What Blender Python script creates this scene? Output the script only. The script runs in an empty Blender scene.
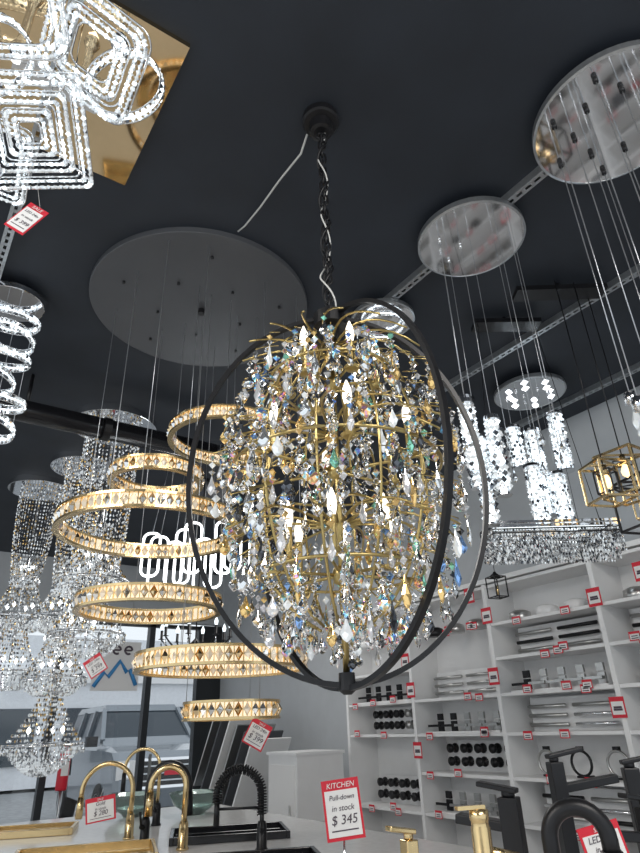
import bpy, math, random
from mathutils import Vector, Matrix, Euler
random.seed(7)
pi=math.pi
sc=bpy.context.scene
try:
    sc.view_settings.view_transform='Standard'
    sc.view_settings.look='None'
except Exception: pass
YAW=math.radians(35)
CY,SY=math.cos(YAW),math.sin(YAW)
EYE=1.6
CEIL=3.8
def C(x,y,h=0.0):
    """camera-heading offset (right, ahead, above eye), mostly worked out from image pixels -> room coordinates"""
    return Vector((CY*x+SY*y,-SY*x+CY*y,EYE+h))

# ---------------- materials
def newmat(name):
    m=bpy.data.materials.new(name); m.use_nodes=True
    return m,m.node_tree.nodes,m.node_tree.links,m.node_tree.nodes['Principled BSDF']
def pm(name,col,rough=.5,metal=0,trans=0,ior=1.5,em=None,es=0,noise=0,nscale=8,bump=0,coat=0,film=0):
    m,N,L,b=newmat(name)
    b.inputs['Base Color'].default_value=(*col,1)
    b.inputs['Roughness'].default_value=rough
    b.inputs['Metallic'].default_value=metal
    b.inputs['Transmission Weight'].default_value=trans
    b.inputs['IOR'].default_value=ior
    b.inputs['Coat Weight'].default_value=coat
    if film:
        try: b.inputs['Thin Film Thickness'].default_value=film; b.inputs['Thin Film IOR'].default_value=1.8
        except Exception: pass
    if em: 
        b.inputs['Emission Color'].default_value=(*em,1); b.inputs['Emission Strength'].default_value=es
    if noise or bump:
        tc=N.new('ShaderNodeTexCoord'); t=N.new('ShaderNodeTexNoise'); t.inputs['Scale'].default_value=nscale
        t.inputs['Detail'].default_value=6
        L.new(tc.outputs['Object'],t.inputs['Vector'])
        if noise:
            r=N.new('ShaderNodeValToRGB'); L.new(t.outputs['Fac'],r.inputs['Fac'])
            r.color_ramp.elements[0].position=.3; r.color_ramp.elements[1].position=.7
            r.color_ramp.elements[0].color=(*[c*(1-noise) for c in col],1)
            r.color_ramp.elements[1].color=(*[min(1,c*(1+noise)) for c in col],1)
            L.new(r.outputs['Color'],b.inputs['Base Color'])
        if bump:
            bp=N.new('ShaderNodeBump'); bp.inputs['Strength'].default_value=bump; bp.inputs['Distance'].default_value=.01
            L.new(t.outputs['Fac'],bp.inputs['Height']); L.new(bp.outputs['Normal'],b.inputs['Normal'])
    return m
M={}
M['ceil']=pm('ceiling_charcoal_paint',(.022,.028,.039),.6,noise=.2,nscale=2.5,bump=.2)
M['wall']=pm('wall_paint',(.48,.50,.52),.7,noise=.03)
M['floor']=pm('floor_tile',(.40,.38,.36),.35,noise=.08)
M['white']=pm('white_laminate',(.80,.80,.80),.35,noise=.02)
M['quartz']=pm('white_quartz',(.76,.75,.74),.15,noise=.05,nscale=30)
M['black']=pm('matte_black_metal',(.010,.010,.012),.38,metal=.3,noise=.1,nscale=40)
M['blackg']=pm('gloss_black',(.01,.01,.012),.15)
M['gray']=pm('dark_grey_plate',(.10,.105,.115),.4,metal=.3,noise=.05,nscale=3)
M['chrome']=pm('chrome',(.80,.81,.83),.06,metal=1,noise=.02)
M['steel']=pm('galvanised_steel',(.5,.52,.54),.35,metal=.9,noise=.1,nscale=50)
M['brushed']=pm('brushed_nickel',(.50,.50,.49),.3,metal=.9,noise=.05)
M['gold']=pm('brushed_gold',(.70,.53,.28),.24,metal=1,noise=.08,nscale=20)
M['goldm']=pm('gold_mirror',(.80,.62,.38),.05,metal=1,noise=.02)
M['brass']=pm('antique_brass',(.52,.40,.17),.28,metal=1,noise=.1,nscale=30)
M['glass']=pm('cut_crystal',(1,1,1),.0,trans=1,ior=1.55,noise=.01)
M['irid']=pm('cut_crystal_iridescent',(.95,.97,1),.02,trans=.6,ior=1.7,film=480)
M['spark']=pm('crystal_silver_facets',(.86,.88,.90),.04,metal=.9)
M['blue']=pm('crystal_blue_fire',(.30,.52,.95),.03,metal=.75)  # blue, amber and green: dispersion flashes of clear crystal put into the base colour
M['amber']=pm('crystal_amber_fire',(.98,.68,.28),.03,metal=.75)
M['green']=pm('crystal_green_fire',(.35,.85,.65),.03,metal=.75)
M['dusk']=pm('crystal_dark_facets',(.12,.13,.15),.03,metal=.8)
M['glim']=pm('crystal_glow_facets',(.8,.83,.85),.08,metal=.5,em=(.9,.96,1),es=.28)  # sparkle put in as weak emission; the crystals are no lamps
M['led']=pm('led_cool_white',(.9,.95,1),.3,em=(.85,.95,1),es=1.4)
M['ledhot']=pm('led_tube_white',(1,1,1),.3,em=(.93,.98,1),es=3.2)
M['warm']=pm('led_warm_white',(1,.9,.72),.3,em=(1,.85,.64),es=.75)
M['warmc']=pm('warm_glow_crystal',(.85,.78,.66),.06,metal=.6,em=(1,.84,.64),es=.22)  # glow of the LED strip put into the crystals as warm emission
M['cable']=pm('steel_cable',(.5,.52,.55),.3,metal=.8)
M['cord']=pm('white_cord',(.6,.6,.58),.5)
M['red']=pm('tag_red',(.62,.015,.035),.45)
M['paper']=pm('tag_paper',(.78,.77,.76),.6)
M['ink']=pm('tag_ink',(.07,.05,.07),.6)
M['rubber']=pm('tyre_rubber',(.02,.02,.02),.8)
M['carpaint']=pm('silver_car_paint',(.22,.25,.28),.25,metal=.3,coat=.6)
M['carglass']=pm('car_window',(.03,.045,.06),.12)
M['signblue']=pm('sign_blue',(.05,.28,.62),.4)
M['asphalt']=pm('asphalt',(.30,.31,.32),.85,noise=.2,nscale=6)
M['build']=pm('far_building_cladding',(.78,.80,.83),.7,noise=.05)
M['frame']=pm('dark_aluminium',(.035,.038,.042),.4,metal=.5)
M['seaglass']=pm('green_tinted_glass',(.75,.93,.88),.02,trans=.9,ior=1.45)
M['bulb']=pm('filament_bulb',(1,.8,.5),.2,em=(1,.7,.35),es=2)
M['candle']=pm('added_candle_glow',(1,.95,.9),.2,em=(1,.90,.74),es=2.4)  # added glow inside the orb chandelier to make its crystals sparkle
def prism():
    m,N,L,b=newmat('crystal_prism_fire')  # rainbow dispersion of cut glass painted as noise-driven colour
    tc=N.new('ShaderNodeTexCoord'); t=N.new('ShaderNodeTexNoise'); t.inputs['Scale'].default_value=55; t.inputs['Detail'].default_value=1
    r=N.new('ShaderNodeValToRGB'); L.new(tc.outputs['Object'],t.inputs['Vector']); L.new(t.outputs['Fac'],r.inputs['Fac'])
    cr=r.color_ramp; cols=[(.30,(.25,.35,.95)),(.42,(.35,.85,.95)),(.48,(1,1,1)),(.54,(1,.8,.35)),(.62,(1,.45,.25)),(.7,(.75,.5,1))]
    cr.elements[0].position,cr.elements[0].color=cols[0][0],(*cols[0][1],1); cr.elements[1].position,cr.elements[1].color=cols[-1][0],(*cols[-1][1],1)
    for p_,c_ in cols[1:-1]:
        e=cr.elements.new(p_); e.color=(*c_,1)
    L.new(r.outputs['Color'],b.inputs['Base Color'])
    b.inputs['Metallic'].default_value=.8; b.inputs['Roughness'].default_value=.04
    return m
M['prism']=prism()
def glasspane():
    m=bpy.data.materials.new('window_glass'); m.use_nodes=True
    N,L=m.node_tree.nodes,m.node_tree.links; N.clear()
    o=N.new('ShaderNodeOutputMaterial'); mx=N.new('ShaderNodeMixShader'); t=N.new('ShaderNodeBsdfTransparent'); g=N.new('ShaderNodeBsdfGlossy')
    g.inputs['Roughness'].default_value=.02; mx.inputs[0].default_value=.03
    L.new(t.outputs[0],mx.inputs[1]); L.new(g.outputs[0],mx.inputs[2]); L.new(mx.outputs[0],o.inputs[0])
    return m
M['pane']=glasspane()

# ---------------- mesh builder
class MB:
    def __init__(s): s.v=[];s.f=[];s.m=[];s.sm=[];s.mats=[]
    def mi(s,k):
        if k not in s.mats: s.mats.append(k)
        return s.mats.index(k)
    def add(s,vs,fs,mat,smooth=False):
        o=len(s.v); s.v.extend([tuple(p) for p in vs]); i=s.mi(mat)
        for f in fs: s.f.append([a+o for a in f]); s.m.append(i); s.sm.append(smooth)
    def box(s,c,d,mat,rot=None):
        x,y,z=d[0]/2,d[1]/2,d[2]/2
        vs=[Vector(p) for p in [(-x,-y,-z),(x,-y,-z),(x,y,-z),(-x,y,-z),(-x,-y,z),(x,-y,z),(x,y,z),(-x,y,z)]]
        if rot: 
            R=Euler(rot).to_matrix(); vs=[R@p for p in vs]
        c=Vector(c)
        s.add([p+c for p in vs],[(0,3,2,1),(4,5,6,7),(0,1,5,4),(1,2,6,5),(2,3,7,6),(3,0,4,7)],mat)
    def bar(s,p0,p1,w,mat): s.tube([p0,p1],w*.7071,4,mat,smooth=False)
    def cyl(s,p0,p1,r,mat,n=12,r1=None):
        s.tube([p0,p1],r,n,mat,rs=[r,r if r1 is None else r1])
    def tube(s,path,r,n,mat,closed=False,smooth=True,rs=None,caps=True):
        P=[Vector(p) for p in path]; m=len(P)
        T=[]
        for i in range(m):
            if closed: t=P[(i+1)%m]-P[i-1]
            else: t=P[min(i+1,m-1)]-P[max(i-1,0)]
            T.append(t.normalized() if t.length>1e-9 else Vector((0,0,1)))
        up=Vector((0,0,1)) if abs(T[0].z)<.9 else Vector((1,0,0))
        a=T[0].cross(up).normalized()
        vs=[];
        ph=pi/n if n==4 else 0
        for i in range(m):
            a=(a-T[i]*a.dot(T[i]))
            a=a.normalized() if a.length>1e-6 else T[i].orthogonal().normalized()
            b=T[i].cross(a)
            rr=rs[i] if rs else r
            for k in range(n):
                an=2*pi*k/n+ph; vs.append(P[i]+a*(rr*math.cos(an))+b*(rr*math.sin(an)))
        fs=[]
        for i in range(m if closed else m-1):
            j=(i+1)%m
            for k in range(n):
                l=(k+1)%n; fs.append((i*n+k,i*n+l,j*n+l,j*n+k))
        if not closed and caps: 
            fs.append(tuple(range(n-1,-1,-1))); fs.append(tuple((m-1)*n+k for k in range(n)))
        s.add(vs,fs,mat,smooth)
    def lathe(s,prof,c,mat,n=24,smooth=True,rot=None):
        c=Vector(c); vs=[]
        R=Euler(rot).to_matrix() if rot else None
        for r,z in prof:
            for k in range(n):
                a=2*pi*k/n; p=Vector((r*math.cos(a),r*math.sin(a),z))
                vs.append((R@p if R else p)+c)
        fs=[]
        for i in range(len(prof)-1):
            for k in range(n):
                l=(k+1)%n; fs.append((i*n+k,i*n+l,(i+1)*n+l,(i+1)*n+k))
        s.add(vs,fs,mat,smooth)
    def disc(s,c,r,t,mat,n=48,edge=None):
        x,y,z=c
        s.lathe([(0.0001,z),(r,z),(r,z-t),(r-.004,z-t-.002),(0.0001,z-t-.002)],(x,y,0),mat,n,False)
        if edge: s.lathe([(r+.002,z),(r+.004,z-t),(r-.006,z-t-.004),(r-.008,z-t)],(x,y,0),edge,n,False)
    def octa(s,c,r,h,mat,a=None):
        if a is None: a=random.random()*1.5
        x,y,z=c; vs=[(x,y,z+h),(x,y,z-h)]
        for k in range(4):
            an=a+k*pi/2; vs.append((x+r*math.cos(an),y+r*math.sin(an),z))
        fs=[]
        for k in range(4):
            l=(k+1)%4; fs.append((0,2+k,2+l)); fs.append((1,2+l,2+k))
        s.add(vs,fs,mat)
    def drop(s,c,r,h,mat,n=6):
        x,y,z=c; ph=random.random()*3
        prof=[(.12,0),(.45,-.28),(.95,-.58),(1,-.68),(.62,-.88),(.05,-1)]
        fl=.55; ca,sa=math.cos(ph),math.sin(ph)
        vs=[]
        for j,(q,w) in enumerate(prof):
            for k in range(n):
                a=2*pi*(k+.5*(j%2))/n; px=q*r*math.cos(a); py=q*r*fl*math.sin(a)
                vs.append((x+px*ca-py*sa,y+px*sa+py*ca,z+w*h))
        fs=[]
        for j in range(len(prof)-1):
            for k in range(n):
                l=(k+1)%n
                A,B,D,E=j*n+k,j*n+l,(j+1)*n+l,(j+1)*n+k
                if j%2==0: fs+= [(A,B,E),(B,D,E)]
                else: fs+= [(A,B,D),(A,D,E)]
        fs.append(tuple(range(n))); 
        s.add(vs,fs,mat)
    def frame(s,c,d,t,mat,rot=None):
        x,y,z=[q/2 for q in d]; R=Euler(rot).to_matrix() if rot else Matrix.Identity(3)
        c=Vector(c); pt=lambda a,b,e:c+R@Vector((a*x,b*y,e*z))
        for a in(-1,1):
            for b in(-1,1):
                s.bar(pt(a,b,-1),pt(a,b,1),t,mat); s.bar(pt(a,-1,b),pt(a,1,b),t,mat); s.bar(pt(-1,a,b),pt(1,a,b),t,mat)
    def done(s,name,loc=(0,0,0),rz=0.0,bevel=0):
        me=bpy.data.meshes.new(name); me.from_pydata(s.v,[],s.f); 
        for k in s.mats: me.materials.append(M[k])
        me.polygons.foreach_set('material_index',s.m); me.polygons.foreach_set('use_smooth',s.sm)
        me.update(); o=bpy.data.objects.new(name,me); sc.collection.objects.link(o)
        o.location=loc; o.rotation_euler=(0,0,rz)
        if bevel:
            b=o.modifiers.new('bevel','BEVEL'); b.width=bevel; b.segments=2; b.limit_method='ANGLE'
        return o
def ring_pts(r,n,z=0,c=(0,0),tilt=None,rx=None):
    out=[]
    for k in range(n):
        a=2*pi*k/n; out.append(Vector((r*math.cos(a),(rx or r)*math.sin(a),0)))
    R=Euler(tilt).to_matrix() if tilt else Matrix.Identity(3)
    return [R@p+Vector((c[0],c[1],z)) for p in out]
CR=-YAW

# ---------------- room shell
XW,YW=4.2,8.8
def slab(name,c,d,mat):
    b=MB(); b.box((0,0,0),d,mat); return b.done(name,c)
slab('floor',(.1,3.0,-.05),(8.4,12.2,.1),'floor')
slab('ceiling',(.1,3.0,CEIL+.05),(8.4,12.2,.1),'ceil')
slab('wall_right',(XW+.05,3.0,1.9),(.1,12.2,3.8),'wall')
yc=YW+.05
slab('wall_back',(-1.6,yc,1.9),(5.0,.1,3.8),'wall')
slab('wall_back',(4.03,yc,1.51),(.34,.1,3.02),'frame')
slab('wall_back',(2.55,yc,3.42),(3.3,.1,.76),'wall')
def window(x0,x1,z0,z1,t=.06):
    b=MB()
    for x in (x0+t/2,x1-t/2): b.box((x,YW+.03,(z0+z1)/2),(t,.12,z1-z0),'frame')
    for z in (z0+t/2,z1-t/2): b.box(((x0+x1)/2,YW+.03,z),(x1-x0,.12,t),'frame')
    b.box(((x0+x1)/2,YW+.03,(z0+z1)/2),(x1-x0-.1,.01,z1-z0-.1),'pane')
    return b
window(.91,1.9,.02,3.0,.04).done('window_1')
window(1.9,3.1,.02,3.0,.04).done('window_2')
b=window(3.1,3.85,.02,3.0,.04)
b.box((3.475,YW+.03,2.5),(.66,.08,.05),'frame'); b.box((3.2,YW-.06,1.1),(.03,.03,.5),'brushed')
b.box((3.2,YW-.03,1.3),(.02,.06,.02),'brushed'); b.box((3.2,YW-.03,.9),(.02,.06,.02),'brushed')
b.done('door_1')
slab('baseboard_right',(XW-.01,-1.8,.05),(.02,2.4,.1),'white')

# outside
slab('parking_lot_ground',(2,20,-.13),(50,22,.05),'asphalt')
b=MB(); b.box((4,27,2.5),(30,3,5),'build')
for i in range(9): b.box((-8+i*3,25.45,1.6),(2,.1,1.8),'carglass')
b.box((4,25.4,3.6),(30,.2,.5),'white'); b.done('commercial_building')
b=MB()
def loft(b,secs,mat):
    n=len(secs[0]); vs=[p for s_ in secs for p in s_]; fs=[]
    for i in range(len(secs)-1):
        for k in range(n):
            l=(k+1)%n; fs.append((i*n+k,i*n+l,(i+1)*n+l,(i+1)*n+k))
    fs.append(tuple(range(n-1,-1,-1))); fs.append(tuple((len(secs)-1)*n+k for k in range(n)))
    b.add(vs,fs,mat)
prof=[(-2.5,.35),(-2.52,.9),(-2.45,1.2),(1.15,1.22),(1.8,1.2),(2.3,1.12),(2.5,1.0),(2.55,.6),(2.48,.35)]
loft(b,[[(x*(1 if abs(y)<.93 else .985),y,z if abs(y)<.93 else min(z,1.14)) for x,z in prof] for y in (-.97,-.88,.88,.97)],'carpaint')
def rect(x0,x1,w,z): return [(x0,-w,z),(x1,-w,z),(x1,w,z),(x0,w,z)]
loft(b,[rect(-2.42,1.2,.88,1.2),rect(-2.3,.95,.85,1.33),],'carpaint')
loft(b,[rect(-2.31,.98,.855,1.3),rect(-2.12,.36,.745,1.78)],'carglass')
loft(b,[rect(-2.14,.4,.76,1.77),rect(-2.05,.3,.70,1.88)],'carpaint')
for x in(-1.2,-.2): 
    for s_ in(-1,1): b.bar((x,s_*.87,1.3),(x+.05,s_*.76,1.79),.09,'carpaint')
for s_ in (-1,1): b.bar((1.0,s_*.86,1.28),(.37,s_*.74,1.8),.08,'carpaint')
b.box((2.53,0,.82),(.06,1.15,.42),'chrome'); b.box((2.56,0,.82),(.04,1.05,.34),'blackg')
for z in(.72,.82,.92): b.box((2.585,0,z),(.02,1.0,.02),'steel')
b.box((2.6,0,.83),(.02,.3,.09),'red')
for s_ in(-1,1):
    b.box((2.44,s_*.78,.88),(.18,.3,.26),'paper'); b.box((2.45,s_*.78,.88),(.18,.1,.2),'chrome'); b.box((2.48,s_*.7,.5),(.1,.3,.1),'blackg')
    b.box((.95,s_*1.05,1.28),(.16,.2,.16),'blackg')
    for x in(-1.55,1.6):
        b.lathe([(.2,-.13),(.37,-.13),(.39,-.09),(.39,.09),(.37,.13),(.2,.13)],(x,s_*.87,.30),'rubber',24,True,(pi/2,0,0))
        b.lathe([(.001,-.12),(.22,-.12),(.24,-.135),(.24,.135),(.22,.12),(.001,.12)],(x,s_*.87,.30),'brushed',16,False,(pi/2,0,0))
b.box((0,0,.32),(4.7,1.7,.15),'blackg')
p=C(-4.35,14.9); o=b.done('parked_car',(p.x,p.y,-.0),CR+math.radians(-58)); o.scale=(1.05,1.08,1.15)

# window poster
b=MB()
b.box((2.62,YW-.07,2.42),(.62,.02,.62),'paper')
pts=[(-.28,-.2),(-.16,-.02),(-.1,-.08),(.04,.12),(.14,-.02),(.18,.02),(.28,-.18)]
b.tube([(2.62+x,YW-.085,2.36+z) for x,z in pts],.028,6,'signblue')
for i,x in enumerate((-.02,.14)):
    b.tube([(2.62+x+.05*math.cos(a),YW-.085,2.62+.05*math.sin(a)) for a in [k*pi/6 for k in range(0,11)]],.014,6,'ink')
    b.box((2.62+x,YW-.085,2.62),(.09,.02,.02),'ink')
b.box((2.62,YW-.05,2.85),(.01,.02,.25),'cable')
b.done('window_poster')

# ---------------- ceiling struts
def strut(x,y0,y1):
    b=MB(); n=int((y1-y0)/.05)
    b.box((-.02,(y0+y1)/2,-.02),(.004,y1-y0,.04),'steel'); b.box((.02,(y0+y1)/2,-.02),(.004,y1-y0,.04),'steel')
    b.box((-.014,(y0+y1)/2,-.04),(.014,y1-y0,.004),'steel'); b.box((.014,(y0+y1)/2,-.04),(.014,y1-y0,.004),'steel')
    b.box((0,(y0+y1)/2,-.012),(.036,y1-y0,.004),'blackg')
    for i in range(n): b.box((0,y0+.05*i+.02,-.04),(.016,.02,.004),'steel')
    b.done('strut_channel',(x,0,CEIL))
strut(1.93,.95,2.25); strut(2.93,.6,3.6); strut(3.9,.3,3.0); strut(.03,1.2,3.5)
b=MB(); b.cyl((-1.6,3.95,3.52),(1.75,3.95,3.52),.075,'blackg',20)
for x in(-1,.4,1.6): b.cyl((x,3.95,3.55),(x,3.95,CEIL),.012,'black',8)
b.lathe([(.075,0),(.085,0),(.085,.05),(.075,.05)],(.9,3.95,3.52),'black',20,False,(0,pi/2,0))
b.done('suspended_black_pipe')

# ---------------- main chandelier
b=MB()
H=CEIL-EYE
b.lathe([(.001,H),(.072,H),(.074,H-.03),(.066,H-.036),(.046,H-.04),(.044,H-.085),(.03,H-.09),(.001,H-.09)],(0,0,0),'black',32,False)
b.tube(ring_pts(.016,14,H-.105,tilt=(pi/2,0,0)),.004,6,'black',closed=True)
ztop=1.20
z=H-.125; i=0
while z>ztop+.06:
    P=[]
    for k in range(12):
        a=2*pi*k/12; x=.013*math.cos(a); w=.017*math.sin(a)+(.010 if math.sin(a)>0 else -.010)
        P.append((x,0,z+w) if i%2 else (0,x,z+w))
    b.tube(P,.0046,5,'black',closed=True); z-=.037; i+=1
cord=[]
for k in range(60):
    t=k/59; a=t*19; r=.014+.016*max(0,math.sin(t*9))*t
    cord.append((r*math.cos(a),r*math.sin(a),H-.09-t*(H-.09-ztop-.03)))
b.tube(cord,.003,5,'cord')
cord=[]
for k in range(60):
    t=k/59; a=1.6-t*26; cord.append((.019*math.cos(a),.019*math.sin(a),H-.09-t*(H-.09-ztop-.03)))
b.tube(cord,.0048,5,'black')
b.lathe([(.001,ztop+.05),(.02,ztop+.045),(.022,ztop+.015),(.055,ztop+.012),(.055,ztop-.035),(.03,ztop-.04),(.02,ztop-.08),(.001,ztop-.08)],(0,0,0),'black',24,False)
zb=.09; zc=(ztop+zb)/2; rz=(ztop-zb)/2
def orb(rx,al,off):
    n=96; nv=Vector((-math.sin(al),math.cos(al),0)); vs=[]
    for k in range(n):
        t=2*pi*k/n
        d=Vector((math.cos(t)*math.cos(al),math.cos(t)*math.sin(al),0))
        p=d*rx+Vector((0,0,zc+(rz+off)*math.sin(t)))
        o=(d+Vector((0,0,math.sin(t)))).normalized()
        for a,c in((-1,-1),(1,-1),(1,1),(-1,1)): vs.append(p+nv*(a*.0085)+o*(c*.0065))
    fs=[]
    for k in range(n):
        l=(k+1)%n
        for q in range(4):
            w=(q+1)%4; fs.append((k*4+q,k*4+w,l*4+w,l*4+q))
    b.add(vs,fs,'black')
orb(.425,math.radians(2),0); orb(.43,math.radians(-54),.008)
b.lathe([(.001,zb+.03),(.02,zb+.028),(.022,zb-.012),(.01,zb-.022),(.001,zb-.022)],(0,0,0),'black',16,False)
b.cyl((0,0,zb+.02),(0,0,ztop-.05),.009,'brass',10)
R0,RZ=.325,.46
zcc=zc+.0
nr=10
for j in range(nr):
    a=2*pi*j/nr+.1
    P=[]
    for k in range(17):
        t=-1.3+2.65*k/16; P.append((R0*.8*math.cos(t)*math.cos(a),R0*.8*math.cos(t)*math.sin(a),zcc+RZ*.95*math.sin(t)))
    b.tube(P,.004,6,'brass')
for zz,rr in ((.95,.2),(.66,.30),(.36,.22)):
    b.tube(ring_pts(rr,40,zz),.0045,6,'brass',closed=True)
    for j in range(6):
        a=2*pi*j/6+zz; b.cyl((0,0,zz),(rr*math.cos(a),rr*math.sin(a),zz),.0045,'brass',6)
    b.lathe([(.001,.03),(.022,.02),(.028,0),(.022,-.02),(.001,-.03)],(0,0,zz),'brass',16)
for zz,rr in ((.92,.14),(.66,.22),(.38,.15)):
    for j in range(6):
        a=2*pi*j/6+zz; x,y=rr*math.cos(a),rr*math.sin(a)
        b.lathe([(.001,0),(.02,.004),(.024,.012),(.010,.014),(.010,.1),(.001,.1)],(x,y,zz),'brass',12,False)
        b.lathe([(.008,.1),(.013,.125),(.011,.15),(.002,.175)],(x,y,zz),'candle',8)  # added glowing bulbs, there to light the crystals from within
for tier,(z_,n_,ln) in enumerate(((ztop-.12,16,.25),(.78,14,.31),(.5,14,.30))):
  for j in range(n_):
    a=2*pi*(j+.5*tier)/n_; P=[]
    for k in range(8):
        t=k/7; r=.03+ln*t; P.append((r*math.cos(a+.5*t),r*math.sin(a+.5*t),z_+.06*math.sin(t*2.6)-.08*t))
    b.tube(P,.0035,5,'brass',rs=[.005-.002*k/7 for k in range(8)])
def cm():
    r=random.random()
    if r<.42: return 'glass'
    if r<.52: return 'irid'
    if r<.66: return 'prism'
    if r<.79: return 'spark'
    if r<.82: return 'blue'
    if r<.89: return 'amber'
    if r<.91: return 'green'
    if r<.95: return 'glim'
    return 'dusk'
def string(x,y,z,sh):
    nb=random.choice((1,2,2,3))
    b.cyl((x*.85,y*.85,z+.025),(x,y,z+.006),.0018,'brass',4)
    for k in range(nb):
        rb=random.uniform(.0085,.0125); b.octa((x,y,z-rb),rb,rb*1.05,cm()); z-=rb*2.1
    big=random.random()
    hh=random.uniform(.042,.060) if big<.75 else .075
    if z-hh<zb+.04: hh=.035
    if z-hh>zb+.01: b.drop((x,y,z),.0165 if big<.75 else .0125,hh,cm())
for sh,N_ in ((1,290),(.78,150),(.5,60)):
    for q in range(N_):
        u=-.93+1.80*(q+.5)/N_; a=q*2.39996+random.uniform(-.2,.2)
        rr=R0*1.06*sh*max(0,1-abs(u)**2.3)**.5*random.uniform(.90,1.06)
        if rr<.02: continue
        string(rr*math.cos(a),rr*math.sin(a),zcc+RZ*u+.03+random.uniform(-.02,.02),sh)
for k in range(12):
    a=k*2.4; string(.035*math.cos(a),.035*math.sin(a),.34-.016*k,1)
p=C(.045,1.614); b.done('crystal_orb_chandelier',(p.x,p.y,EYE),CR)

b=MB()
b.tube([C(-.01,1.66,H-.03),C(-.04,1.73,H-.06),C(-.14,1.87,H-.05),C(-.24,2.03,H-.035),C(-.33,2.16,H-.02),C(-.37,2.21,H-.004)],.0045,6,'cord')
b.done('loose_ceiling_cable')

# ---------------- gold ring chandelier
b=MB()
D=(-.66,2.78)
b.disc((0,0,H),.61,.03,'gray',72)
for j in range(10):
    a=2*pi*j/10; r=.25 if j%2 else .45
    b.cyl((r*math.cos(a),r*math.sin(a),H-.031),(r*math.cos(a),r*math.sin(a),H-.045),.008,'black',8)
b.lathe([(.001,0),(.02,0),(.02,-.03),(.001,-.03)],(0,0,H-.031),'black',12,False)
def goldring(b,cx,cy,h,r,ht=.060):
    x,y=cx-D[0],cy-D[1]
    for zz in(h-ht/2,h+ht/2):
        b.lathe([(r-.012,zz-.005),(r+.014,zz-.005),(r+.014,zz+.005),(r-.012,zz+.005),(r-.012,zz-.005)],(x,y,0),'gold',64,False)
    b.lathe([(r-.002,h-ht/2),(r-.002,h+ht/2)],(x,y,0),'warm',64,False)
    n=int(2*pi*r/.034)
    for k in range(n):
        a=2*pi*k/n
        for ro in(r+.006,r-.008):
            b.octa((x+ro*math.cos(a),y+ro*math.sin(a),h),.016,ht*.46,random.choice(('warmc','spark','goldm','warmc','spark','glass')),a)
        a+=pi/n
        for ro in(r+.006,r-.008): b.box((x+ro*math.cos(a),y+ro*math.sin(a),h),(.008,.004,ht),'gold',(0,0,a))
    for k in range(3):
        a=2*pi*k/3+r*7; px,py=x+r*math.cos(a),y+r*math.sin(a)
        q=math.hypot(px,py); s_=min(1,.56/q) if q>0 else 1
        b.cyl((px,py,h+ht/2),(px*s_,py*s_,H-.03),.0016,'cable',4)
for t in((-.496,2.9,1.403,.30),(-.80,2.7,1.10,.21),(-.77,2.6,.818,.395),(-.776,2.7,.50,.30),(-.43,2.6,.244,.333),(-.40,2.7,.07,.184)):
    goldring(b,*t)
p=C(*D); b.done('gold_ring_chandelier',(p.x,p.y,EYE),CR)

# ---------------- crystal LED bands
def cband(b,P,side,closed=True,r=.012,w=.013,core='led',step=.021):
    b.tube(P,.005,6,core,closed=closed)
    m=len(P); side=Vector(side).normalized()
    tot=sum((P[(i+1)%m]-P[i]).length for i in range(m if closed else m-1))
    n=int(tot/step); acc=0; idx=0
    for k in range(n):
        tgt=tot*k/n
        while True:
            L_=(P[(idx+1)%m]-P[idx%m]).length
            if acc+L_>=tgt or idx>2*m: break
            acc+=L_; idx+=1
        q=P[idx%m].lerp(P[(idx+1)%m],(tgt-acc)/max(L_,1e-6))
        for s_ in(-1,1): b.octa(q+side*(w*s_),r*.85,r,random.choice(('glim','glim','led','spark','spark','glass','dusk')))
    for s_ in(-1,1): b.tube([p_+side*(w*1.9*s_) for p_ in P],.003,4,'chrome',closed=closed)
def rsq(hw,hh,R,c,n=6,rad=.03):
    out=[]
    for qx,qy,a0 in((1,1,0),(-1,1,pi/2),(-1,-1,pi),(1,-1,3*pi/2)):
        for k in range(n+1):
            a=a0+pi/2*k/n; out.append(Vector((qx*(hw-rad)+rad*math.cos(a),qy*(hh-rad)+rad*math.sin(a),0)))
    Rm=Euler(R).to_matrix(); return [Rm@p+Vector(c) for p in out],Rm@Vector((0,0,1))
b=MB(); o0=(-.918,1.39)
b.box((0,0,H-.012),(.72,.72,.024),'goldm',(0,0,YAW))
b.box((0,0,H-.04),(.3,.1,.05),'chrome',(0,0,YAW))
def loc_(x,y,h): return (x-o0[0],y-o0[1],h)
def flatband(c,hw,hh,R,rad):
    # wide flat crystal frame: outer + inner studded rows facing down
    for d in (0,.020):
        P,s_=rsq(hw-d,hh-d,R,c,8,max(.008,rad-d)); b.tube(P,.004,5,'led' if d else 'glim',closed=True)
        m=len(P)
        for i in range(m):
            L_=(P[(i+1)%m]-P[i]).length; n=max(1,round(L_/.019))
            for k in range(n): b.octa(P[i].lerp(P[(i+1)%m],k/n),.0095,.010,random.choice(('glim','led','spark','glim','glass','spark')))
    P,s_=rsq(hw-.01,hh-.01,R,c,8,max(.01,rad-.01)); 
    for d,q in ((.014,hw+.008),(.014,hw-.03)):
        P3,_=rsq(q,q+hh-hw,R,Vector(c)+s_*d,8,max(.01,rad)); b.tube(P3,.0035,4,'chrome',closed=True)
RS=(-.50,-.3,.30)
flat=[((-.89,1.28,1.72),.165,.165,RS,.02),((-.89,1.28,1.72),.112,.112,RS,.018),((-.89,1.28,1.72),.062,.062,RS,.015),
      ((-.66,1.12,1.86),.15,.15,(-.2,.45,.5),.05),((-.66,1.12,1.86),.095,.095,(-.2,.45,.5),.03),
      ((-.84,.98,1.88),.13,.13,(-.6,-.2,.2),.06),((-1.12,1.42,1.80),.13,.13,(-.4,.2,.4),.03)]
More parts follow.
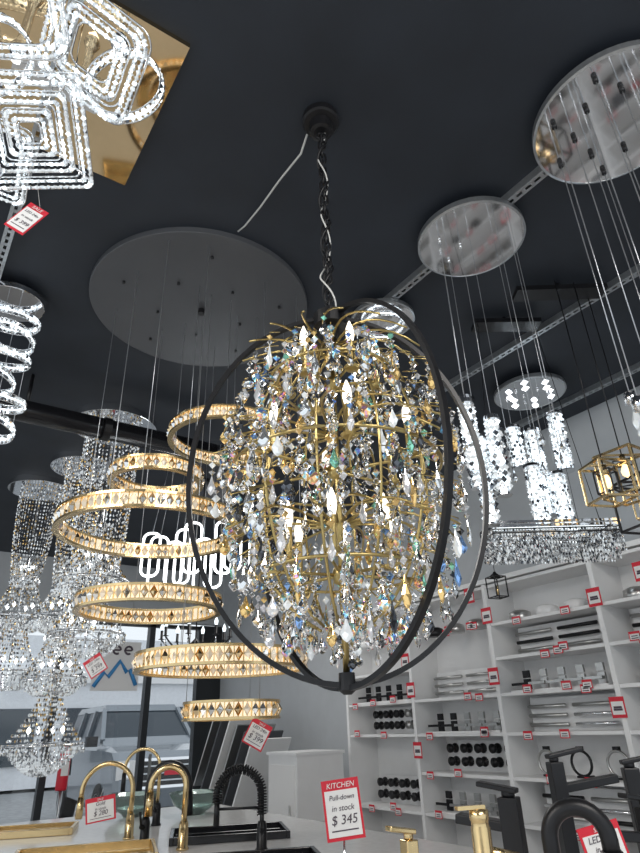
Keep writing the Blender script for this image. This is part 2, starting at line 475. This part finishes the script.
for (c,hw,hh,R,rad) in flat:
    flatband(loc_(*c),hw,hh,R,rad)
    P,_=rsq(hw,hh,R,loc_(*c),4,rad); q=max(P,key=lambda v:v.z); b.cyl(q,(q.x*.75,q.y*.75,H-.02),.003,'chrome',6)
for (x,y,h,hw,hh,R,rad) in ((-.60,1.25,1.90,.12,.12,(-1.1,.9,.4),.115),(-1.0,1.15,1.92,.13,.13,(.1,-.5,.2),.125)):
    P,s_=rsq(hw,hh,R,loc_(x,y,h),8,rad); cband(b,P,s_,r=.011,w=.012)
    q=max(P,key=lambda v:v.z); b.cyl(q,(q.x*.75,q.y*.75,H-.02),.004,'chrome',6)
for a_,b_ in ((.165,.112),(.112,.062)):
    P0,_=rsq(a_,a_,RS,loc_(-.89,1.28,1.72),1,.02); P1,_=rsq(b_,b_,RS,loc_(-.89,1.28,1.72),1,.015)
    for i in range(0,8,4 if a_<.15 else 2): b.cyl(P0[i],P1[i],.004,'chrome',5)
for (x,y,h) in((-.62,1.2,2.05),(-.8,1.35,2.05),(-.95,1.2,2.03)):
    c=loc_(x,y,h); b.lathe([(.001,-.03),(.025,-.02),(.03,0),(.02,.03),(.015,.06),(.015,H-h)],c,'chrome',12); b.octa((c[0],c[1],c[2]-.05),.02,.025,'ledhot')
p=C(*o0); b.done('crystal_ring_ceiling_light',(p.x,p.y,EYE),CR)
b=MB(); b.disc((0,0,H-.045),.16,.03,'chrome',32); b.cyl((0,0,H-.045),(0,0,H),.01,'steel',8)
for k,h in enumerate((2.02,1.90,1.78,1.65,1.52,1.38)):
    dx=.03*math.sin(k*1.7); r=.15 if k%2==0 else .12
    R=Euler((.18*(-1)**k,.12,0)).to_matrix(); P=[R@Vector((r*math.cos(2*pi*i/32),r*math.sin(2*pi*i/32),0))+Vector((dx,0,h)) for i in range(32)]
    cband(b,P,(0,0,1))
for k in range(4):
    a=k*pi/2+.3; b.cyl((.12*math.cos(a),.12*math.sin(a),H-.07),(.13*math.cos(a),.13*math.sin(a),1.38),.0016,'cable',4)
p=C(-1.66,2.62); b.done('crystal_spiral_pendant',(p.x,p.y,EYE),CR)

# ---------------- crystal cascade chandeliers
def cascade(name,cx,cy,rc,tiers,nst=44):
    b=MB(); b.disc((0,0,H),rc,.05,'chrome',40)
    b.cyl((0,0,H-.05),(0,0,tiers[-1][1]+.1),.012,'chrome',8)
    for (zt,zb_,r0,r1,r2) in tiers:
        b.tube(ring_pts(r0,24,zt),.005,5,'chrome',closed=True); b.tube(ring_pts(r1,32,zb_),.007,5,'chrome',closed=True)
        for k in range(4):
            a=k*pi/2; b.cyl((0,0,zt),(r0*math.cos(a),r0*math.sin(a),zt),.004,'chrome',5); b.cyl((0,0,zb_+.02),(r1*math.cos(a),r1*math.sin(a),zb_),.004,'chrome',5)
        n=max(6,int((zt-zb_)/.034))
        for s_ in range(nst):
            a=2*pi*s_/nst
            for k in range(n+1):
                t=k/n; r=r0+(r1-r0)*t**2.2; z=zt+(zb_-zt)*t
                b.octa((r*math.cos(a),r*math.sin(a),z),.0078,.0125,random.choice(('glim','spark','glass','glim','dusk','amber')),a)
            nb=max(3,int((r1-r2)/.03)+3); dep=(r1-r2)*.55+.05
            for k in range(1,nb+1):
                t=k/nb; r=r1+(r2-r1)*t; z=zb_-dep*math.sin(t*pi/2)
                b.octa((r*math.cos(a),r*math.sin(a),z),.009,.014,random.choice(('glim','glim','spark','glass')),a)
            if s_%2==0: b.drop((r1*math.cos(a),r1*math.sin(a),zb_),.012,.06,'spark',5)
        for s_ in range(4):
            a=2*pi*s_/4; b.octa((r1*.45*math.cos(a),r1*.45*math.sin(a),zb_+.1),.02,.028,'ledhot')
    p=C(cx,cy); b.done(name,(p.x,p.y,EYE),CR)
cascade('crystal_cascade_chandelier',-1.62,4.21,.325,[(2.15,1.05,.2,.16,.15),(1.35,.95,.08,.24,.16),(1.0,.60,.08,.25,.1)],42)
cascade('crystal_cascade_chandelier',-2.13,5.0,.3,[(2.15,1.1,.16,.12,.11),(1.3,.85,.08,.24,.15),(.85,.40,.08,.24,.12),(.45,-.06,.06,.285,.03)],56)
cascade('crystal_cascade_chandelier',-2.75,5.5,.3,[(2.15,1.3,.18,.12,.11),(1.4,.95,.1,.25,.15),(.95,.5,.09,.25,.1)],40)

# ---------------- round mirrored canopies with crystal tubes
DR=.045
def ctube(b,x,y,zt,L_,r):
    b.lathe([(.001,zt+.02),(r+.002,zt+.02),(r+.004,zt),(r+.002,zt-.006),(.001,zt-.006)],(x,y,0),'chrome',16,False)
    b.cyl((x,y,zt),(x,y,zt-L_),r*.5,'led',8)
    nz=int(L_/.026); na=8
    for i in range(nz):
        for k in range(na):
            a=2*pi*(k+.5*(i%2))/na; b.octa((x+r*.85*math.cos(a),y+r*.85*math.sin(a),zt-.015-i*.026),.014,.016,random.choice(('led','glim','spark','glim','glass','dusk')),a)
    b.lathe([(r*.6,zt-L_),(r,zt-L_),(r,zt-L_-.008),(.001,zt-L_-.008)],(x,y,0),'chrome',16,False)
def canopy_tubes(cx,cy,r,tubes,tr,mat='chrome'):
    b=MB(); b.disc((0,0,H-DR),r,.03,mat,56,'steel')
    for k in range(3):
        a=k*2.1+.4; b.cyl((r*.6*math.cos(a),r*.6*math.sin(a),H-DR),(r*.6*math.cos(a),r*.6*math.sin(a),H),.008,'steel',6)
    for (x,y,h,L_) in tubes:
        b.cyl((x,y,h),(x,y,H-DR-.03),.0016,'cable',4); ctube(b,x,y,h,L_,tr)
        b.cyl((x,y,H-DR-.03),(x,y,H-DR-.05),.008,'chrome',8)
    p=C(cx,cy); return b,(p.x,p.y,EYE)
b,l=canopy_tubes(.78,2.262,.258,[(-.14,.06,1.26,.40),(-.09,.12,1.10,.38),(-.05,.02,1.14,.33),(-.16,-.02,1.2,.3)],.030)
for k in range(10):
    a=2*pi*k/10; x,y=.2*math.cos(a),.2*math.sin(a)
    if x>-.02:
        b.cyl((x,y,H-.075),(x,y,.98),.0016,'cable',4); b.drop((x,y,.98),.014,.06,'spark')
b.done('crystal_tube_pendant',l,CR)
b,l=canopy_tubes(1.541,3.84,.25,[(.13,-.02,1.93,.42),(-.04,.02,1.82,.46),(.03,-.08,1.45,.40),(-.12,-.06,1.52,.42),(.0,.12,1.62,.38),(-.15,.08,1.88,.3)],.055)
for k in range(6):
    a=k*pi/3; b.octa((.15*math.cos(a),.15*math.sin(a),H-.10),.03,.025,'ledhot')
b.done('crystal_tube_pendant',l,CR)
tb=[]
for k in range(14):
    a=2*pi*k/14; r=.24 if k%2 else .15; tb.append((r*math.cos(a),r*math.sin(a),1.0-.06*(k%5)))
b,l=canopy_tubes(1.215,1.62,.305,[],.02)
for (x,y,h) in tb:
    b.cyl((x,y,H-.08),(x,y,h-.3*(x>0)),.0022,'cable',4); b.lathe([(.001,0),(.02,-.01),(.022,-.05),(.001,-.06)],(x,y,h-.3*(x>0)),'chrome',10); b.drop((x,y,h-.06-.3*(x>0)),.03,.1,'glim')
    b.cyl((x,y,H-.076),(x,y,H-.10),.010,'black',8)
b.done('crystal_drop_pendant',l,CR)
b=MB(); b.disc((0,0,H-.046),.185,.025,'chrome',40,'steel'); b.cyl((0,0,H-.046),(0,0,H),.01,'steel',8)
cband(b,ring_pts(.12,30,H-.10),(0,0,1),r=.009,w=.009)
for k in range(3):
    a=2*pi*k/3; b.cyl((.12*math.cos(a),.12*math.sin(a),H-.06),(.12*math.cos(a),.12*math.sin(a),H-.12),.004,'chrome',5)
p=C(.392,2.9); b.done('crystal_flush_mount_light',(p.x,p.y,EYE),CR)

# ---------------- linear crystal chandelier
b=MB(); L_=.64; W=.2; h0=.87
b.frame((0,0,h0),(L_,W,.02),.012,'chrome'); b.frame((0,0,h0-.035),(L_,W,.02),.006,'black')
nx=44
for i in range(nx):
    x=-L_/2+L_*i/(nx-1)
    for y in(-W/2,-W/6,W/6,W/2):
        n=6 if y in(-W/2,W/2) else 7
        for k in range(n): b.octa((x,y,h0-.03-k*.022),.006,.011,random.choice(('glim','spark','dusk','glass')))
for y in(-.08,-.04,0,.04,.08):
    for x in(-L_/2,L_/2):
        for k in range(6): b.octa((x,y,h0-.03-k*.022),.007,.011,'spark')
b.box((0,0,h0+.005),(L_-.04,.02,.012),'led')
for x in(-.28,.28): b.cyl((x,0,h0),(x*.6,0,H-.03),.002,'black',5)
for x in(-.28,.28): b.bar((x,-W/2,h0+.005),(x,W/2,h0+.005),.008,'chrome')
b.box((0,0,H-.055),(.4,.1,.03),'blackg'); b.cyl((0,0,H-.05),(0,0,H),.01,'black',6)
p=C(1.15,3.0); b.done('linear_crystal_chandelier',(p.x,p.y,EYE),CR+.03)

# ---------------- lantern pendants
b=MB()
b.box((.05,.1,H-.06),(.5,.1,.03),'black'); b.cyl((.05,.1,H-.05),(.05,.1,H),.012,'black',6)
for (x,y,h,s_,m,rz) in ((-.01,0,.96,.15,'gold',.2),(.10,.02,1.0,.18,'gold',.6),(.23,.15,.9,.2,'black',.3)):
    b.frame((x,y,h),(s_,s_,s_*1.15),.010,m,(0,0,rz)); top=h+s_*.575
    b.bar((x-s_/2,y,top),(x+s_/2,y,top),.009,m)
    b.frame((x,y,h),(s_*.5,s_*.5,s_*.7),.006,'black' if m=='gold' else 'gold',(0,0,rz+.5))
    b.cyl((x,y,top),(x,y,H-.06),.003,'black',6); b.cyl((x,y,top-.05),(x,y,top),.013,m,10)
    b.lathe([(.01,-.05),(.022,-.08),(.018,-.1),(.001,-.115)],(x,y,top),'bulb',10)
p=C(1.32,2.6); b.done('square_lantern_pendant',(p.x,p.y,EYE),CR)
b=MB()
b.box((0,0,H-.015),(.6,.16,.03),'black')
for i in range(6):
    x=-.25+.1*i; y=-.04 if i%2 else .04; 
    b.cyl((x,y,H-.03),(x,y,1.55-.05*(i%3)),.003,'black',5)
    b.frame((x,y,1.5-.05*(i%3)),(.09,.09,.11),.006,'black'); b.cyl((x,y,1.55-.05*(i%3)),(x,y,1.5-.05*(i%3)),.012,'gold',8)
p=C(2.2,2.5); b.done('black_cage_pendant_cluster',(3.42,p.y,EYE),0)
def minilantern(cx,cy,h):
    b=MB(); b.frame((0,0,h),(.09,.09,.13),.006,'black'); b.lathe([(.05,h+.065),(.015,h+.09),(.01,h+.1),(.001,h+.1)],(0,0,0),'black',4,False)
    b.cyl((0,0,h+.1),(0,0,H-.02),.002,'black',5); b.cyl((0,0,h-.05),(0,0,h+.01),.008,'gold',8); b.disc((0,0,H),.05,.02,'black',16)
    b.bar((-.045,0,h-.065),(.045,0,h-.065),.006,'black')
    p=C(cx,cy); b.done('small_lantern_pendant',(p.x,p.y,EYE),CR+.4)
minilantern(1.12,4.0,.78); minilantern(1.88,4.3,1.02)

# ---------------- LED loop chandelier (behind)
b=MB(); b.box((0,0,H-.02),(.5,.1,.04),'chrome')
random.seed(3)
for i in range(10):
    x=-.36+.08*i; hw=.065; hh=random.uniform(.15,.23); zz=1.24+random.uniform(-.08,.08); y=random.uniform(-.08,.08)
    P,_=rsq(hw,hh,(pi/2,0,random.uniform(-.4,.4)),(x,y,zz),6,.05)
    b.tube(P,.010,6,'ledhot',closed=True); b.cyl((x,y,zz+hh),(x*.7,y*.4,H-.03),.0015,'cable',4)
p=C(-1.0,4.65); b.done('led_loop_chandelier',(p.x,p.y,EYE),CR)
b=MB(); b.disc((0,0,H),.07,.03,'black',20); b.cyl((0,0,H-.03),(0,0,.62),.006,'black',6)
for k in range(8):
    a=2*pi*k/8; P=[(.3*t*math.cos(a),.3*t*math.sin(a),.72-.1*math.sin(t*pi)) for t in[i/8 for i in range(9)]]
    b.tube(P,.007,6,'black'); x,y=.3*math.cos(a),.3*math.sin(a)
    b.lathe([(.001,.72),(.03,.725),(.012,.73),(.012,.80),(.001,.80)],(x,y,0),'black',10); b.lathe([(.012,.80),(.018,.83),(.002,.87)],(x,y,0),'led',8)
    b.drop((x,y,.71),.014,.06,'spark')
p=C(-1.15,5.5); b.done('candle_chandelier',(p.x,p.y,EYE),CR)
random.seed(11)

# ---------------- shelving wall
b=MB(); XF=3.85; ys=[-.5,.45,1.4,2.35,3.3,4.25,5.2]
zs=[.1,.5,.95,1.23,1.51,1.77,2.02,2.27,2.56]
b.box((XW-.012,(ys[0]+ys[-1])/2,1.3),(.02,ys[-1]-ys[0],2.56),'white')
for y in ys: b.box(((XF+XW-.02)/2,y,1.29),(XW-.02-XF,.035,2.58),'white')
for i in range(len(ys)-1):
    for z in zs: 
        if i in(4,) and z in(2.27,2.02): continue
        if i==5 and z in (2.27,1.23): continue
        b.box(((XF+XW-.02)/2+.005,(ys[i]+ys[i+1])/2,z),(XW-.03-XF,.95-.03,.022),'white')
b.box(((XF+XW-.02)/2,(ys[0]+ys[-1])/2,2.6),(XW-.02-XF+.02,ys[-1]-ys[0]+.05,.035),'white')
b.done('wall_shelving_unit')
tags=MB()
def tagon(x,y,z,w=.075,h=.055):
    tags.box((x-.004,y,z),(.002,w,h),'red'); tags.box((x-.0055,y,z-.004),(.002,w*.82,h*.62),'paper')
    tags.box((x-.007,y,z),(.001,w*.55,h*.1),'ink'); tags.box((x-.007,y,z-.013),(.001,w*.6,h*.1),'ink')
def cell(i,k,kind):
    y0,y1=ys[i]+.05,ys[i+1]-.05; z=zs[k]+.0115; zt=zs[k+1]-.03; hh=min(.22,zt-z)
    b=MB()
    if kind=='knob':
        b.box((4.14,(y0+y1)/2,z+hh/2),(.02,y1-y0-.1,hh),'white')
        for j in range(5):
            y=y0+.12+j*(y1-y0-.24)/4
            m='black' if random.random()<.7 else 'brushed'
            for q in (.32,.75):
                b.lathe([(.001,0),(.036,0),(.036,.012),(.014,.014),(.014,.045),(.032,.052),(.034,.075),(.001,.08)],(4.13,y,z+hh*q),m,18,True,(0,-pi/2,0))
                b.lathe([(.02,0),(.036,.003),(.036,.008)],(4.13,y,z+hh*q+0),'brushed',14,True,(0,-pi/2,0))
        n='door_knob_display'
    elif kind=='lever':
        b.box((4.0,(y0+y1)/2,z+.006),(.2,y1-y0-.06,.012),'white')
        for j in range(5):
            y=y0+.12+j*(y1-y0-.24)/4; m=random.choice(('black','black','brushed'))
            b.box((3.99,y,z+.05),(.02,.055,.075),m); b.box((3.96,y+.05,z+.055),(.016,.14,.018),m); b.cyl((3.985,y,z+.055),(3.955,y,z+.055),.011,m,10)
            b.box((3.99,y,z+.12),(.02,.055,.05),m)
        n='door_lever_display'
    elif kind=='bars':
        b.box((4.10,(y0+y1)/2,z+hh/2),(.04,y1-y0-.08,hh),'white')
        for j in range(3):
            for q in range(2):
                y=y0+.26+q*.38; zz=z+.04+j*.06; m=random.choice(('brushed','chrome','black','brushed'))
                b.cyl((4.04,y-.16,zz),(4.04,y+.16,zz),.013,m,8); 
                for e in(-.12,.12): b.cyl((4.04,y+e,zz),(4.085,y+e,zz),.006,m,6)
        n='cabinet_handle_display'
    elif kind=='box':
        y=y0+.03
        while y<y1-.13:
            w=random.uniform(.08,.15); h_=random.uniform(.09,min(.18,hh)); 
            m=random.choice(('paper','white','gray','brushed'))
            b.box((4.02,y+w/2,z+h_/2),(.14,w,h_),m); b.box((3.948,y+w/2,z+h_*.55),(.004,w*.7,h_*.3),random.choice(('ink','red','gray'))); b.box((4.02,y+w/2,z+h_+.002),(.145,w*.2,.003),'paper'); y+=w+random.uniform(.01,.05)
        n='boxed_hardware_row'
    elif kind=='ring':
        for j in range(3):
            y=y0+.16+j*.27
            b.tube([(4.02,y+.075*math.cos(a),z+.085+.075*math.sin(a)) for a in[q*2*pi/24 for q in range(24)]],.009,8,'black' if j%2 else 'brushed',closed=True)
            b.box((4.03,y,z+.17),(.03,.04,.03),'black'); b.box((4.04,y,z+.006),(.08,.08,.012),'black')
        n='towel_ring_display'
    elif kind=='spot':
        for j in range(3):
            y=y0+.2+j*.25
            b.lathe([(.001,.0),(.08,0),(.085,.02),(.08,.06),(.05,.075),(.001,.075)],(4.0,y,z),random.choice(('white','brushed','black')),24)
            b.lathe([(.05,.0755),(.03,.077),(.001,.077)],(4.0,y,z),'paper',20)
        n='flush_light_display'
    else: return
    b.done(n)
    for q in range(random.choice((2,2,3,4))):
        tagon(XF,random.uniform(y0+.08,y1-.08),zs[k]-.0+random.uniform(-.01,.03))
lay={5:['box','box','knob',None,'knob','lever',None,'spot'],4:['box','box','lever','knob','lever','bars',None,'spot'],
     3:['box','box','bars','ring','bars','lever','bars','spot'],2:['box','box','box','bars','bars','box','bars','spot'],
     1:['box','box','lever','box','bars','knob','box','spot'],0:['box','box','box','bars','lever','box','box','spot']}
for i in lay:
    for k,kind in enumerate(lay[i]):
        if k+1<len(zs) and kind:
            cell(i,k,kind)
for y,z in((2.36,2.32),(3.3,2.34),(3.45,2.52),(4.2,2.38),(4.26,1.86),(2.0,2.42),(1.9,2.2),(5.2,2.0),(4.3,2.1),(3.32,1.9),(2.37,1.65),(4.24,1.4)):
    tagon(XF-.0,y,z,.10,.12)
tags.done('shelf_price_tags')

b=MB(); b.box((3.45,5.35,.70),(.5,.5,1.36),'white'); b.box((3.45,5.35,1.39),(.53,.53,.025),'white'); b.box((3.195,5.35,.75),(.01,.44,1.1),'paper'); b.box((3.45,5.35,.02),(.46,.46,.04),'gray')
b.cyl((3.18,5.2,.8),(3.18,5.2,1.0),.008,'brushed',8); b.done('white_storage_cabinet')
b=MB()
for k in range(6):
    b.box((3.55,6.4+.17*k,1.1+.07*k),(.55,.02,.9),('white','gray','brushed')[k%3],(.45,0,.2)); b.box((3.55,6.4+.17*k,.35+.03*k),(.5,.04,.7+.06*k),'steel')
b.box((3.55,6.85,.05),(.6,1.2,.1),'gray'); b.done('tile_sample_rack')
b=MB(); b.lathe([(.001,0),(.06,0),(.065,.02),(.065,.36),(.045,.42),(.02,.44),(.02,.47),(.001,.47)],(0,0,0),'red',20)
b.box((0,0,.49),(.03,.12,.02),'blackg'); b.box((0,.02,.52),(.02,.12,.012),'blackg',(.25,0,0)); b.tube([(0,.04,.48),(.06,.06,.44),(.085,.04,.3),(.08,0,.15)],.009,6,'blackg'); b.box((0,-.066,.22),(.08,.004,.14),'paper')
b.cyl((0,0,-1.0),(0,0,0),.02,'steel',10); b.lathe([(.001,-1.02),(.12,-1.02),(.12,-1.0),(.001,-.995)],(0,0,0),'steel',20)
b.done('fire_extinguisher',(2.05,8.45,1.03))

# ---------------- counter island
CT=1.10
b=MB(); x0,x1,y0,y1=-.9,2.35,.62,5.0
b.box(((x0+x1)/2,(y0+y1)/2,CT-.02),(x1-x0,y1-y0,.04),'quartz')
b.box(((x0+x1)/2,(y0+y1)/2,(CT-.04)/2+.04),(x1-x0-.1,y1-y0-.1,CT-.12),'white')
b.box(((x0+x1)/2,(y0+y1)/2,.04),(x1-x0-.2,y1-y0-.2,.08),'gray')
for k in range(5):
    y=y0+.4+k*.75; b.box((x1-.045,y,.56),(.012,.7,.9),'white'); b.cyl((x1-.025,y+.28,.5),(x1-.025,y+.28,.7),.006,'black',6)
b.done('display_counter',bevel=.004)
def sink(cx,cy,w,d,m,rz):
    b=MB(); t=.02; h=.035
    for s_ in(-1,1):
        b.box((s_*(w/2-t/2),0,h/2),(t,d,h),m); b.box((0,s_*(d/2-t/2),h/2),(w-2*t,t,h),m)
    b.box((0,0,.004),(w-.02,d-.02,.006),m); b.lathe([(.001,.009),(.04,.009),(.045,.007)],(0,0,0),'chrome',16)
    b.box((0,0,.02),(w*.9,.012,.012),m)
    p=C(cx,cy); b.done('display_sink',(p.x,p.y,CT),rz,.003)
sink(-1.12,3.25,.62,.42,'gold',CR+.3); sink(-.55,3.75,.6,.35,'blackg',CR+.2); sink(-1.75,4.1,.5,.3,'gold',CR+.25); sink(-.30,2.95,.5,.36,'blackg',CR+.2)
def gooseneck(name,cx,cy,H_,reach,m,m2,rz=0.0,spring=False,r=.013):
    b=MB(); s_=1 if reach>0 else -1; R=abs(reach)/2
    b.lathe([(.001,0),(.030,0),(.030,.008),(.024,.012),(.022,.10),(.018,.115),(.001,.12)],(0,0,0),m2,20)
    P=[(0,0,.1),(0,0,H_-R)]
    for k in range(1,17):
        a=pi-pi*k/16; P.append((s_*(R+R*math.cos(a)),0,H_-R+R*math.sin(a)))
    P.append((s_*2*R,0,H_-R-.03)); b.tube(P,r,12,m)
    b.cyl((s_*2*R,0,H_-R-.02),(s_*2*R,0,H_-R-.12),r*1.25,m2,14,r1=r*1.45)
    b.cyl((0,0,.075),(0,-.05,.085),.011,m2,10); b.cyl((0,-.05,.085),(0,-.075,.15),.006,m2,8)
    if spring:
        Q=[]; P2=[Vector(q) for q in P[1:]]
        P2[0]=Vector((0,0,.14)); P2.insert(1,Vector((0,0,H_-R)))
        seg=[(P2[i+1]-P2[i]).length for i in range(len(P2)-1)]; T=sum(seg); n=360
        for k in range(n):
            d=T*k/n; i=0
            while i<len(seg)-1 and d>seg[i]: d-=seg[i]; i+=1
            q=P2[i].lerp(P2[i+1],d/max(seg[i],1e-6)); t=(P2[i+1]-P2[i]).normalized(); nn=t.cross(Vector((0,1,0))).normalized(); a=k*2*pi/9
            Q.append(q+nn*(.021*math.cos(a))+Vector((0,1,0))*(.021*math.sin(a)))
        b.tube(Q,.0035,5,m)
        b.cyl((0,0,.17),(s_*2*R,0,.17),.006,m2,8)
    p=C(cx,cy); b.done(name,(p.x,p.y,CT),CR+rz)
gooseneck('gooseneck_faucet',-1.09,3.80,.355,-.27,'gold','gold',.1)
gooseneck('gooseneck_faucet',-.945,3.57,.355,.22,'black','black',-.15,r=.016)
gooseneck('gooseneck_faucet',-.72,3.42,.345,-.17,'gold','gold',.1,r=.014)
gooseneck('gooseneck_faucet',-1.07,4.28,.41,-.22,'gold','black',.0,r=.010)
gooseneck('spring_faucet',-.335,3.32,.33,-.21,'black','black',.1,spring=True,r=.010)
def vessel(cx,cy,r,m):
    b=MB(); b.lathe([(.001,0),(r*.35,0),(r*.4,.015),(r*.8,.06),(r,.13),(r*.985,.132),(r*.78,.068),(r*.38,.025),(.001,.02)],(0,0,0),m,40)
    b.lathe([(.001,.022),(.03,.024),(.032,.03),(.001,.032)],(0,0,0),'chrome',16)
    p=C(cx,cy); b.done('glass_vessel_sink',(p.x,p.y,CT),0)
vessel(-1.35,4.75,.18,'seaglass'); vessel(-.93,4.75,.18,'seaglass')
def sqfaucet(name,cx,cy,H_,reach,m,rz,w=.045,lever=True):
    b=MB(); b.box((0,0,.004),(w*1.4,w*1.4,.008),m); b.box((0,0,H_/2),(w,w,H_),m)
    b.box((reach/2,0,H_-.06),(abs(reach)+w,w*.95,.022),m,(0,-.12 if reach>0 else .12,0))
    if lever: b.cyl((0,0,H_),(0,0,H_+.015),w*.35,m,12); b.box((reach*.22,0,H_+.022),(w+abs(reach)*.45,w*.8,.012),m,(0,-.16 if reach>0 else .16,0))
    p=C(cx,cy); b.done(name,(p.x,p.y,CT),CR+rz,.003)
def cylfaucet(name,cx,cy,H_,reach,m,rz,r=.024):
    b=MB(); b.lathe([(.001,0),(r*1.3,0),(r*1.3,.008),(r,.012),(r,H_),(r*.9,H_+.004),(r*.9,H_+.012),(r,H_+.016),(r*1.0,H_+.035),(.001,H_+.037)],(0,0,0),m,28)
    b.cyl((0,0,H_-.045),(reach,0,H_-.065),.014,m,14); b.cyl((reach*.97,0,H_-.06),(reach*.97,0,H_-.09),.012,m,12)
    b.box((-.02*(1 if reach>0 else -1),0,H_+.04),(.07,.014,.008),m)
    p=C(cx,cy); b.done(name,(p.x,p.y,CT),CR+rz)
cylfaucet('gold_basin_faucet',.33,1.62,.285,.085,'gold',.3,.022)
sqfaucet('gold_basin_faucet',.19,1.85,.235,-.1,'gold',.5,.035)
sqfaucet('black_basin_faucet',.46,1.85,.32,-.12,'black',-.5,.05)
sqfaucet('black_basin_faucet',.66,2.05,.385,.16,'black',.1,.04)
gooseneck('black_gooseneck_faucet',.47,1.58,.325,.12,'black','black',-.3,r=.018)
sqfaucet('black_basin_faucet',.90,2.1,.36,.13,'black',-.2,.045)
sqfaucet('black_basin_faucet',.80,1.82,.29,-.1,'black',.3,.045)

# ---------------- individual price tags
def tag(cx,cy,h,w,hh,roll=0,yaw=0,stand=None,string=.0,lines=('SALE','LED 24in','$ 399')):
    b=MB(); R=Euler((0,roll,0)).to_matrix()
    def bx(c,d,m): b.box(R@Vector(c),d,m,(0,roll,0))
    bx((0,0,0),(w,.003,hh),'red'); bx((0,-.0025,-hh*.06),(w*.88,.002,hh*.76),'paper'); bx((0,.0025,0),(w*.9,.002,hh*.86),'paper')
    bx((0,-.004,-.34*hh),(w*.7,.001,hh*.02),'ink')
    if string: b.cyl(R@Vector((0,0,hh/2)),(0,.01,hh/2+string),.001,'cord',4)
    if stand: b.cyl((0,.008,-hh*.4),(0,.008,-stand),.004,'chrome',8); b.lathe([(.001,-stand),(.035,-stand),(.03,-stand+.01),(.001,-stand+.012)],(0,.008,0),'chrome',20)
    p=C(cx,cy,h); o=b.done('price_tag',p,CR+yaw)
    for i,(s_,z,sz,m) in enumerate(((lines[0],.36,.10,'paper'),(lines[1],.16,.16,'ink'),('in stock',-.02,.12,'ink'),(lines[2],-.24,.21,'ink'))):
        cu=bpy.data.curves.new('tag_text','FONT'); cu.body=s_; cu.size=min(sz*hh*1.3,w*1.5/len(s_)); cu.align_x='CENTER'; cu.extrude=.0003; cu.shear=.2
        t=bpy.data.objects.new('tag_text_%d'%i,cu); sc.collection.objects.link(t); cu.materials.append(M[m]); t.parent=o
        q=R@Vector((0,-.0045,z*hh)); t.location=q; t.rotation_euler=(R@Euler((pi/2,0,0)).to_matrix()).to_euler()
tag(-.95,1.46,1.54,.07,.13,.5,.3,string=.12)
tag(-1.40,3.85,.37,.11,.11,-.6,.1,string=.1)
tag(-.3,2.75,-.02,.09,.10,.5,.1,string=.1)
tag(-1.08,3.27,-.31,.135,.10,-.15,.1,string=.03,lines=('SALE','Gold','$ 280'))
tag(.03,2.24,-.235,.12,.165,-.1,0,stand=.265,lines=('KITCHEN','Pull-down','$ 345'))
tag(.63,1.70,-.275,.10,.10,-.2,0,stand=.225)

# ---------------- lights
def area(name,loc,rot,size,e,col=(1,1,1),sy=None):
    l=bpy.data.lights.new(name,'AREA'); l.energy=e; l.size=size; l.color=col
    if sy: l.shape='RECTANGLE'; l.size_y=sy
    o=bpy.data.objects.new(name,l); sc.collection.objects.link(o); o.location=loc; o.rotation_euler=rot
area('added_fill_light',(.5,-1.2,3.7),(math.radians(25),0,0),2.0,80,(1,.96,.90),.6)  # fill lamps out of view, added to brighten the room
area('added_fill_light',(-2.2,1.5,3.7),(0,math.radians(-25),0),.6,75,(1,.96,.90),2.0)
area('added_fill_light',(2.9,5.6,3.7),(0,math.radians(20),0),.5,35,(1,.98,.95),2.0)
w=bpy.data.worlds.new('overcast_sky'); sc.world=w; w.use_nodes=True
bg=w.node_tree.nodes['Background']; bg.inputs[0].default_value=(.87,.94,1,1); bg.inputs[1].default_value=1.05

# ---------------- camera
cam=bpy.data.cameras.new('camera'); co=bpy.data.objects.new('camera',cam); sc.collection.objects.link(co)
cam.sensor_fit='VERTICAL'; cam.sensor_height=36; cam.lens=600/853*36; cam.clip_start=.02
R=Matrix.Rotation(-YAW,4,'Z')@Matrix.Rotation(math.radians(90+26.565),4,'X')@Matrix.Rotation(math.radians(-2),4,'Z')
co.matrix_world=Matrix.Translation((0,0,EYE))@R
sc.camera=co
